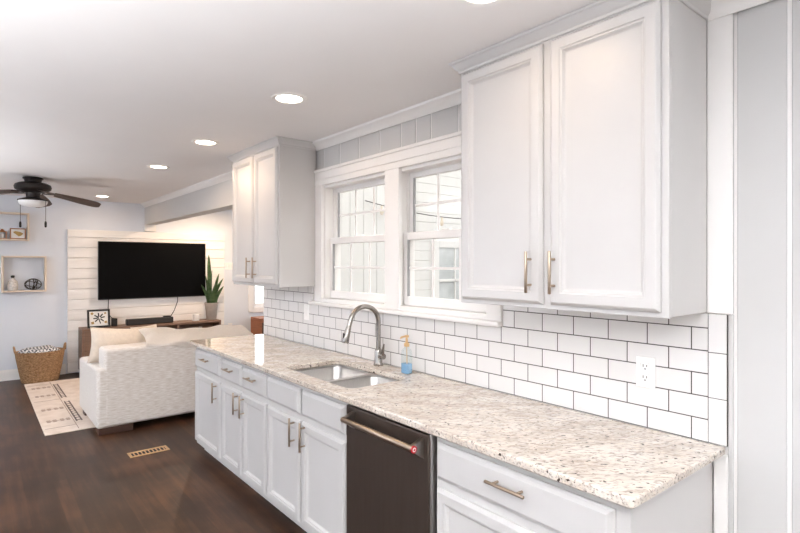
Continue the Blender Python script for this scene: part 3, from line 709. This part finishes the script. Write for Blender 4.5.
def cushion(w, h, th, pinch=.5, n=18):
    """soft square cushion in its local plane y (width), z (height), x thickness"""
    b = B(); 
    def side(sg):
        def f(u, v):
            a, c = 2*u-1, 2*v-1
            k = ((1-abs(a)**2.6)*(1-abs(c)**2.6))**.5
            y = a*w/2*(1-.10*pinch*(1-c*c)); z = c*h/2*(1-.10*pinch*(1-a*a))
            return (sg*th/2*k, y, z)
        return f
    grid(b, n, n, side(1)); grid(b, n, n, side(-1)); bmesh.ops.remove_doubles(b, verts=b.verts[:], dist=1e-4)
    return b
def place(b, loc, ry=0, rx=0, rz=0):
    bmesh.ops.rotate(b, verts=b.verts[:], cent=(0, 0, 0), matrix=Matrix.Rotation(rx, 3, 'X'))
    bmesh.ops.rotate(b, verts=b.verts[:], cent=(0, 0, 0), matrix=Matrix.Rotation(ry, 3, 'Y'))
    bmesh.ops.rotate(b, verts=b.verts[:], cent=(0, 0, 0), matrix=Matrix.Rotation(rz, 3, 'Z'))
    bmesh.ops.translate(b, verts=b.verts[:], vec=loc); return b
for y in (-.55, .0):
    b = place(cushion(.54, .40, .19, .2), (-5.665, y, .655), -.10); part('back_cushion', b, M['cushion'], t, True, angle=80)
for x in (-6.2, -5.44):
    for y in (SYA+.02, SYB-.30):
        b = B(); box(b, x, x+.13, y, y+.28, 0, .062, .004, 1); part('foot', b, M['dark_wood'], t)
b = place(cushion(.56, .34, .15, .8), (-5.66, -.895, .75), -.1, -.09); tag(part('throw_pillow', b, M['cushion'], None, True, (-5.66, -.895, .60), angle=80), 'cream throw pillow with pointed corner at the left arm of the sofa', 'pillow')
b = place(cushion(.26, .42, .14, .4), (-5.99, -.60, .675), -.12, .06); tag(part('throw_pillow', b, M['cushion'], None, True, (-5.99, -.55, .47), angle=80), 'cream throw pillow whose tip pokes up left of the white throw', 'pillow')
# white throw spread over the sofa back
def thr(u, v):
    y = -.74+u*1.06
    hang_b = .0+.05*min(1, u*2.2); hang_f = .16
    s = v*2-1
    top = .878+.012*math.sin(u*9)-.05*u*u*.6+.02*math.exp(-((u-.08)/.08)**2)
    prof = [(-5.84, top-hang_f), (-5.76, top-.05), (-5.70, top-.006), (-5.63, top), (-5.57, top-.02), (-5.53, top-.025), (-5.44, top-.045), (-5.34, .80), (-5.285, .778), (-5.278, .775-hang_b)]
    f = v*(len(prof)-1); i = min(int(f), len(prof)-2); g = f-i
    x = prof[i][0]*(1-g)+prof[i+1][0]*g; z = prof[i][1]*(1-g)+prof[i+1][1]*g
    x += .012*math.sin(17*u+3*v); 
    edge = .05*(v-.5)*math.sin(v*5)
    return (x, y+edge, z+.008*math.sin(23*u+9*v))
b = B(); grid(b, 44, 36, thr); bmesh.ops.solidify(b, geom=b.faces[:], thickness=-.016)
r = part('throw_blanket', b, M['throw'], None, True, (-5.6, -.2, .78), angle=80); tag(r, 'fluffy white throw draped along the top of the sofa back', 'throw')

# ------------------------------------------------------------------ rug, basket, vent
RX0, RX1, RY0, RY1 = -8.13, -5.60, -1.52, .75
t = thing('area_rug', (-6.9, -.4, 0), 'pale pink-beige woven rug with dark line motifs under the sofa', 'rug')
b = B(); box(b, RX0, RX1, RY0, RY1, .001, .010, .003, 1); part('pile', b, M['rug'], t)
M['motif'] = mat('charcoal yarn', (118, 104, 98), .95, 0, .25, 60, spec=.1)
M['motif_soft'] = mat('faded brown yarn', (164, 142, 128), .95, 0, .12, 60, spec=.1)
b = B()
for y in (-1.232, -1.19):
    for x0, x1 in ((-7.9, -7.05), (-6.85, -5.92)): box(b, x0, x1, y-.007, y+.007, .0095, .0108)
for x0, x1 in ((-7.9, -7.05), (-6.85, -5.92)):
    n = int((x1-x0)/.085)
    for k in range(n): x = x0+(k+.5)*(x1-x0)/n; box(b, x-.012, x+.012, -1.226, -1.196, .0095, .0108)
part('stripe_motif', b, M['motif'], t)
b = B()
for x in (-7.76, -7.27, -6.56, -6.06):
    for dy in (-.08, -.03, .03, .08): 
        for dx in (-.03, .03): box(b, x+dx-.012, x+dx+.012, -1.37+dy-.016, -1.37+dy+.016, .0095, .0106)
    box(b, x-.008, x+.008, -1.47, -1.27, .0095, .0106)
for x in (-7.95, -7.0, -5.8): box(b, x-.006, x+.006, -1.5, -1.25, .0095, .0106)
box(b, -8.08, -5.65, -1.256, -1.25, .0095, .0106)
part('motif', b, M['motif_soft'], t)
BKX, BKY = -8.30, -1.335
t = thing('woven_basket', (BKX, BKY, 0), 'round woven seagrass basket on the floor by the far wall', 'basket')
def basket():
    b = B(); n = 48; rows = 26; L = []
    for j in range(rows+1):
        v = j/rows; R = (.20+.075*v**.8)*(1+.012*math.sin(v*rows*PI)); L.append([(R*math.cos(2*PI*k/n)*(1+.006*math.sin(k*PI*.5+j*PI)), R*math.sin(2*PI*k/n)*(1+.006*math.sin(k*PI*.5+j*PI)), .001+.40*v) for k in range(n)])
    inner = [[(x*.93, y*.93, z) for x, y, z in ring] for ring in reversed(L)]; inner = inner[:20]
    A = L+inner
    R = [[b.verts.new((BKX+x*.82, BKY+y, z)) for x, y, z in ring] for ring in A]
    for a, c in zip(R, R[1:]):
        for k in range(n): b.faces.new((a[k], a[(k+1) % n], c[(k+1) % n], c[k]))
    b.faces.new(R[0]); b.faces.new(R[-1]); return b
part('weave', basket(), M['basket'], t, True, angle=80)
for s in (-1, 1):
    b = B(); pts = []
    for k in range(11):
        a = PI*k/10; pts.append((BKX+.06*math.cos(a), BKY+s*(.268+.012*math.sin(a)), .395+.075*math.sin(a)))
    tube(b, pts, .011, 10); part('handle', b, M['basket'], t, True)
def blanket(u, v):
    a = u*2*PI; r = v
    return (BKX+.82*.245*r*math.cos(a), BKY+.245*r*math.sin(a), .405+.045*(1-r**3)+.012*math.sin(3*a)*r+.008*math.sin(5*a+2)*r-.03*r**8)
b = B(); grid(b, 40, 10, blanket); bmesh.ops.remove_doubles(b, verts=b.verts[:], dist=1e-4)
tag(part('blanket', b, M['check'], None, True, (BKX, BKY, .38), angle=80), 'black and white diamond-weave blanket folded in the basket', 'blanket')
t = thing('floor_vent', (-4.6, -.9, 0), 'brass floor register set in the dark wood floor in front of the sofa', 'floor vent')
vx0, vx1, vy0, vy1 = -4.672, -4.545, -1.05, -.75
b = B()
box(b, vx0, vx1, vy0, vy0+.022, .0005, .006, .002, 1); box(b, vx0, vx1, vy1-.022, vy1, .0005, .006, .002, 1); box(b, vx0, vx0+.024, vy0+.022, vy1-.022, .0005, .006, .002, 1); box(b, vx1-.024, vx1, vy0+.022, vy1-.022, .0005, .006, .002, 1)
part('frame', b, M['brass'], t)
b = B()
for k in range(9): y = vy0+.038+k*.028; box(b, vx0+.024, vx1-.024, y, y+.008, .0012, .005)
part('grille', b, M['brass'], t)
b = B(); box(b, vx0+.024, vx1-.024, vy0+.022, vy1-.022, .0003, .0011); part('duct_opening', b, M['slot'], t)

# wooden piece beyond the end of the kitchen wall
t = thing('wooden_cabinet', (-8.3, 1.98, 0), 'small reddish wooden cabinet beyond the worktop end under the far window', 'cabinet')
b = B()
cx0, cx1, cy0, cy1 = -8.52, -8.15, 1.66, 2.3
box(b, cx0, cx1, cy0, cy1, .60, .63, .004, 1); box(b, cx0, cx1, cy0, cy0+.04, 0, .60); box(b, cx0, cx1, cy1-.04, cy1, 0, .60); box(b, cx0, cx0+.02, cy0+.04, cy1-.04, .04, .60); box(b, cx0, cx1-.01, cy0+.04, cy1-.04, .04, .07)
part('body', b, M['red_wood'], t)
b = B(); box(b, cx1-.03, cx1-.012, cy0+.045, cy1-.045, .08, .56, .004, 1); part('door', b, M['dark_wood'], t)
b = B(); box(b, cx1-.02, cx1, cy0+.04, cy1-.04, .56, .60); part('rail', b, M['red_wood'], t)

# ------------------------------------------------------------------ wall shelves
def shadow_shelf(y0, y1, z0, z1, label):
    t = thing('wall_shelf', (XT, (y0+y1)/2, z0), label, 'shelf', 'square wooden box shelves on the far wall')
    w = .022; d = .115; x0 = XT+.001
    for a in ((y0, y0+w, z0, z1), (y1-w, y1, z0, z1)): b = B(); box(b, x0, x0+d, *a, .002, 1); part('side_board', b, M['pale_wood'], t)
    for n, a in (('bottom_board', (y0+w, y1-w, z0, z0+w)), ('top_board', (y0+w, y1-w, z1-w, z1))): b = B(); box(b, x0, x0+d, *a, .002, 1); part(n, b, M['pale_wood'], t)
    return t
shadow_shelf(-1.93, -1.44, 1.845, 2.215, 'upper pale wood box shelf on the far wall, cut by the left frame edge')
shadow_shelf(-1.735, -1.25, 1.165, 1.645, 'lower pale wood box shelf on the far wall, left of the shiplap panel')
SXF = XT+.06
t = thing('picture_frame', (SXF, -1.555, 1.868), 'small copper framed map silhouette on the upper box shelf', 'picture frame')
b = B(); y0, y1, z0, z1 = -1.645, -1.475, 1.868, 2.01; w = .012
for a in ((y0, y0+w, z0, z1), (y1-w, y1, z0, z1), (y0+w, y1-w, z0, z0+w), (y0+w, y1-w, z1-w, z1)): box(b, SXF, SXF+.018, *a, .002, 1)
part('frame', b, M['copper'], t)
b = B(); box(b, SXF+.002, SXF+.010, y0+w, y1-w, z0+w, z1-w); p = part('print', b, M['paper'], t)
b = B(); out = [(-.055, .022), (-.03, .035), (.0, .03), (.022, .026), (.058, .005), (.045, -.012), (.03, -.026), (.008, -.036), (-.008, -.02), (-.03, .0)]
vs = [[b.verts.new((SXF+xx, -1.56+y, 1.938+z)) for y, z in out] for xx in (.0095, .0115)]
b.faces.new(vs[0][::-1]); b.faces.new(vs[1])
for k in range(len(out)): b.faces.new((vs[0][k], vs[0][(k+1) % len(out)], vs[1][(k+1) % len(out)], vs[1][k]))
part('silhouette', b, M['ochre'], p)
LY = -1.725
t = thing('lantern', (SXF, LY, 1.868), 'small copper and white lantern on the upper box shelf at the frame edge', 'lantern')
b = B()
for dx in (-.03, .03):
    for dy in (-.04, .04): box(b, SXF+dx-.004, SXF+dx+.004, LY+dy-.005, LY+dy+.005, 1.868, 1.96)
box(b, SXF-.038, SXF+.038, LY-.048, LY+.048, 1.867, 1.876); box(b, SXF-.038, SXF+.038, LY-.048, LY+.048, 1.955, 1.963); lathe(b, [(.035, 1.963), (.015, 1.985), (.012, 1.995), (0, 1.998)], SXF, LY, 16)
part('frame', b, M['copper'], t)
b = B(); lathe(b, [(0, 1.877), (.022, 1.877), (.022, 1.935), (0, 1.937)], SXF, LY, 16); part('candle', b, M['ceramic'], t, True)
t = thing('decanter', (SXF, -1.615, 1.188), 'grey patterned glass bottle with black stopper on the lower box shelf', 'bottle')
b = B(); lathe(b, [(0, 1.188), (.045, 1.188), (.056, 1.20), (.058, 1.27), (.05, 1.31), (.025, 1.335), (.02, 1.345), (.02, 1.355), (0, 1.355)], SXF, -1.615, 24); part('bottle', b, M['jar'], t, True)
b = B(); lathe(b, [(0, 1.355), (.014, 1.355), (.022, 1.365), (.022, 1.385), (0, 1.39)], SXF, -1.615, 16); part('stopper', b, M['black'], t, True)
t = thing('wire_ornament', (SXF, -1.395, 1.188), 'black wire openwork knot ornament on the lower box shelf', 'ornament')
b = B(); rnd = random.Random(5)
for k in range(7):
    ax = Vector((rnd.gauss(0, 1), rnd.gauss(0, 1), rnd.gauss(0, 1))).normalized(); u, w = frame_of(ax); sq_ = .55+.45*rnd.random(); off = ax*rnd.uniform(-.3, .3)
    pts = [((u*math.cos(2*PI*j/24)+w*math.sin(2*PI*j/24))*math.sqrt(1-off.length**2)+off) for j in range(25)]
    tube(b, [(SXF+p.x*.045, -1.395+p.y*.095, 1.266+p.z*.074) for p in pts], .0045, 6, False)
part('wirework', b, M['wire'], t, True)

# ------------------------------------------------------------------ ceiling fan
FNX, FNY = -6.7, -1.528
t = thing('ceiling_fan', (FNX, FNY, 2.2), 'dark bronze ceiling fan with wooden blades and an opal light bowl', 'ceiling fan')
b = B(); lathe(b, [(0, CEIL-.001), (.09, CEIL-.001), (.092, CEIL-.012), (.08, CEIL-.02), (.07, CEIL-.055), (0, CEIL-.055)], FNX, FNY, 32); part('canopy', b, M['bronze'], t, True)
b = B(); lathe(b, [(0, 2.40), (.08, 2.40), (.125, 2.392), (.158, 2.375), (.167, 2.35), (.160, 2.325), (.13, 2.305), (.08, 2.292), (0, 2.29)], FNX, FNY, 40); part('motor_housing', b, M['bronze'], t, True)
b = B(); lathe(b, [(0, 2.292), (.07, 2.292), (.062, 2.27), (.062, 2.24), (.10, 2.228), (.137, 2.215), (.137, 2.205), (0, 2.205)], FNX, FNY, 32); part('light_fitter', b, M['bronze'], t, True)
b = B(); lathe(b, [(.130, 2.205), (.130, 2.19), (.117, 2.165), (.08, 2.147), (0, 2.14)], FNX, FNY, 32); part('light_bowl', b, M['opal'], t, True)
for ang in (94, 166, 238, 310, 22):
    a = math.radians(ang); R = Matrix.Rotation(a, 3, 'Z'); pit = math.radians(15)
    def blade(u, v):
        r = .19+u*.44; s = (v-.5)*2
        w = .054+.034*math.sin(min(1, u*1.25)*PI/2) - .035*max(0, (u-.86)/.14)**2
        return (r, s*w*math.cos(pit), 2.288-.085*u-s*w*math.sin(pit))
    b = B(); grid(b, 16, 6, blade); bmesh.ops.solidify(b, geom=b.faces[:], thickness=.007)
    bmesh.ops.rotate(b, verts=b.verts[:], cent=(0, 0, 0), matrix=R); bmesh.ops.translate(b, verts=b.verts[:], vec=(FNX, FNY, 0)); bl = part('blade', b, M['blade'], t, True)
    b = B(); box(b, .08, .235, -.022, .022, 2.283, 2.291, .002, 1); bmesh.ops.rotate(b, verts=b.verts[:], cent=(0, 0, 0), matrix=R); bmesh.ops.translate(b, verts=b.verts[:], vec=(FNX, FNY, 0)); part('blade_iron', b, M['bronze'], bl)
for s in (-1, 1):
    px, py = FNX+.634*.134*s, FNY+.774*.134*s; b = B(); tube(b, [(px, py, 2.21), (px, py, 1.99)], .0022, 6); o = part('pull_chain', b, M['wire'], t)
    zz = 1.985 if s < 0 else 1.965
    b = B(); lathe(b, [(0, 1.99), (.006, 1.99), (.011, 1.975), (.011, 1.935), (.006, 1.925), (0, 1.925)], px, py, 12); part('pull_knob', b, M['bronze'], o, True)
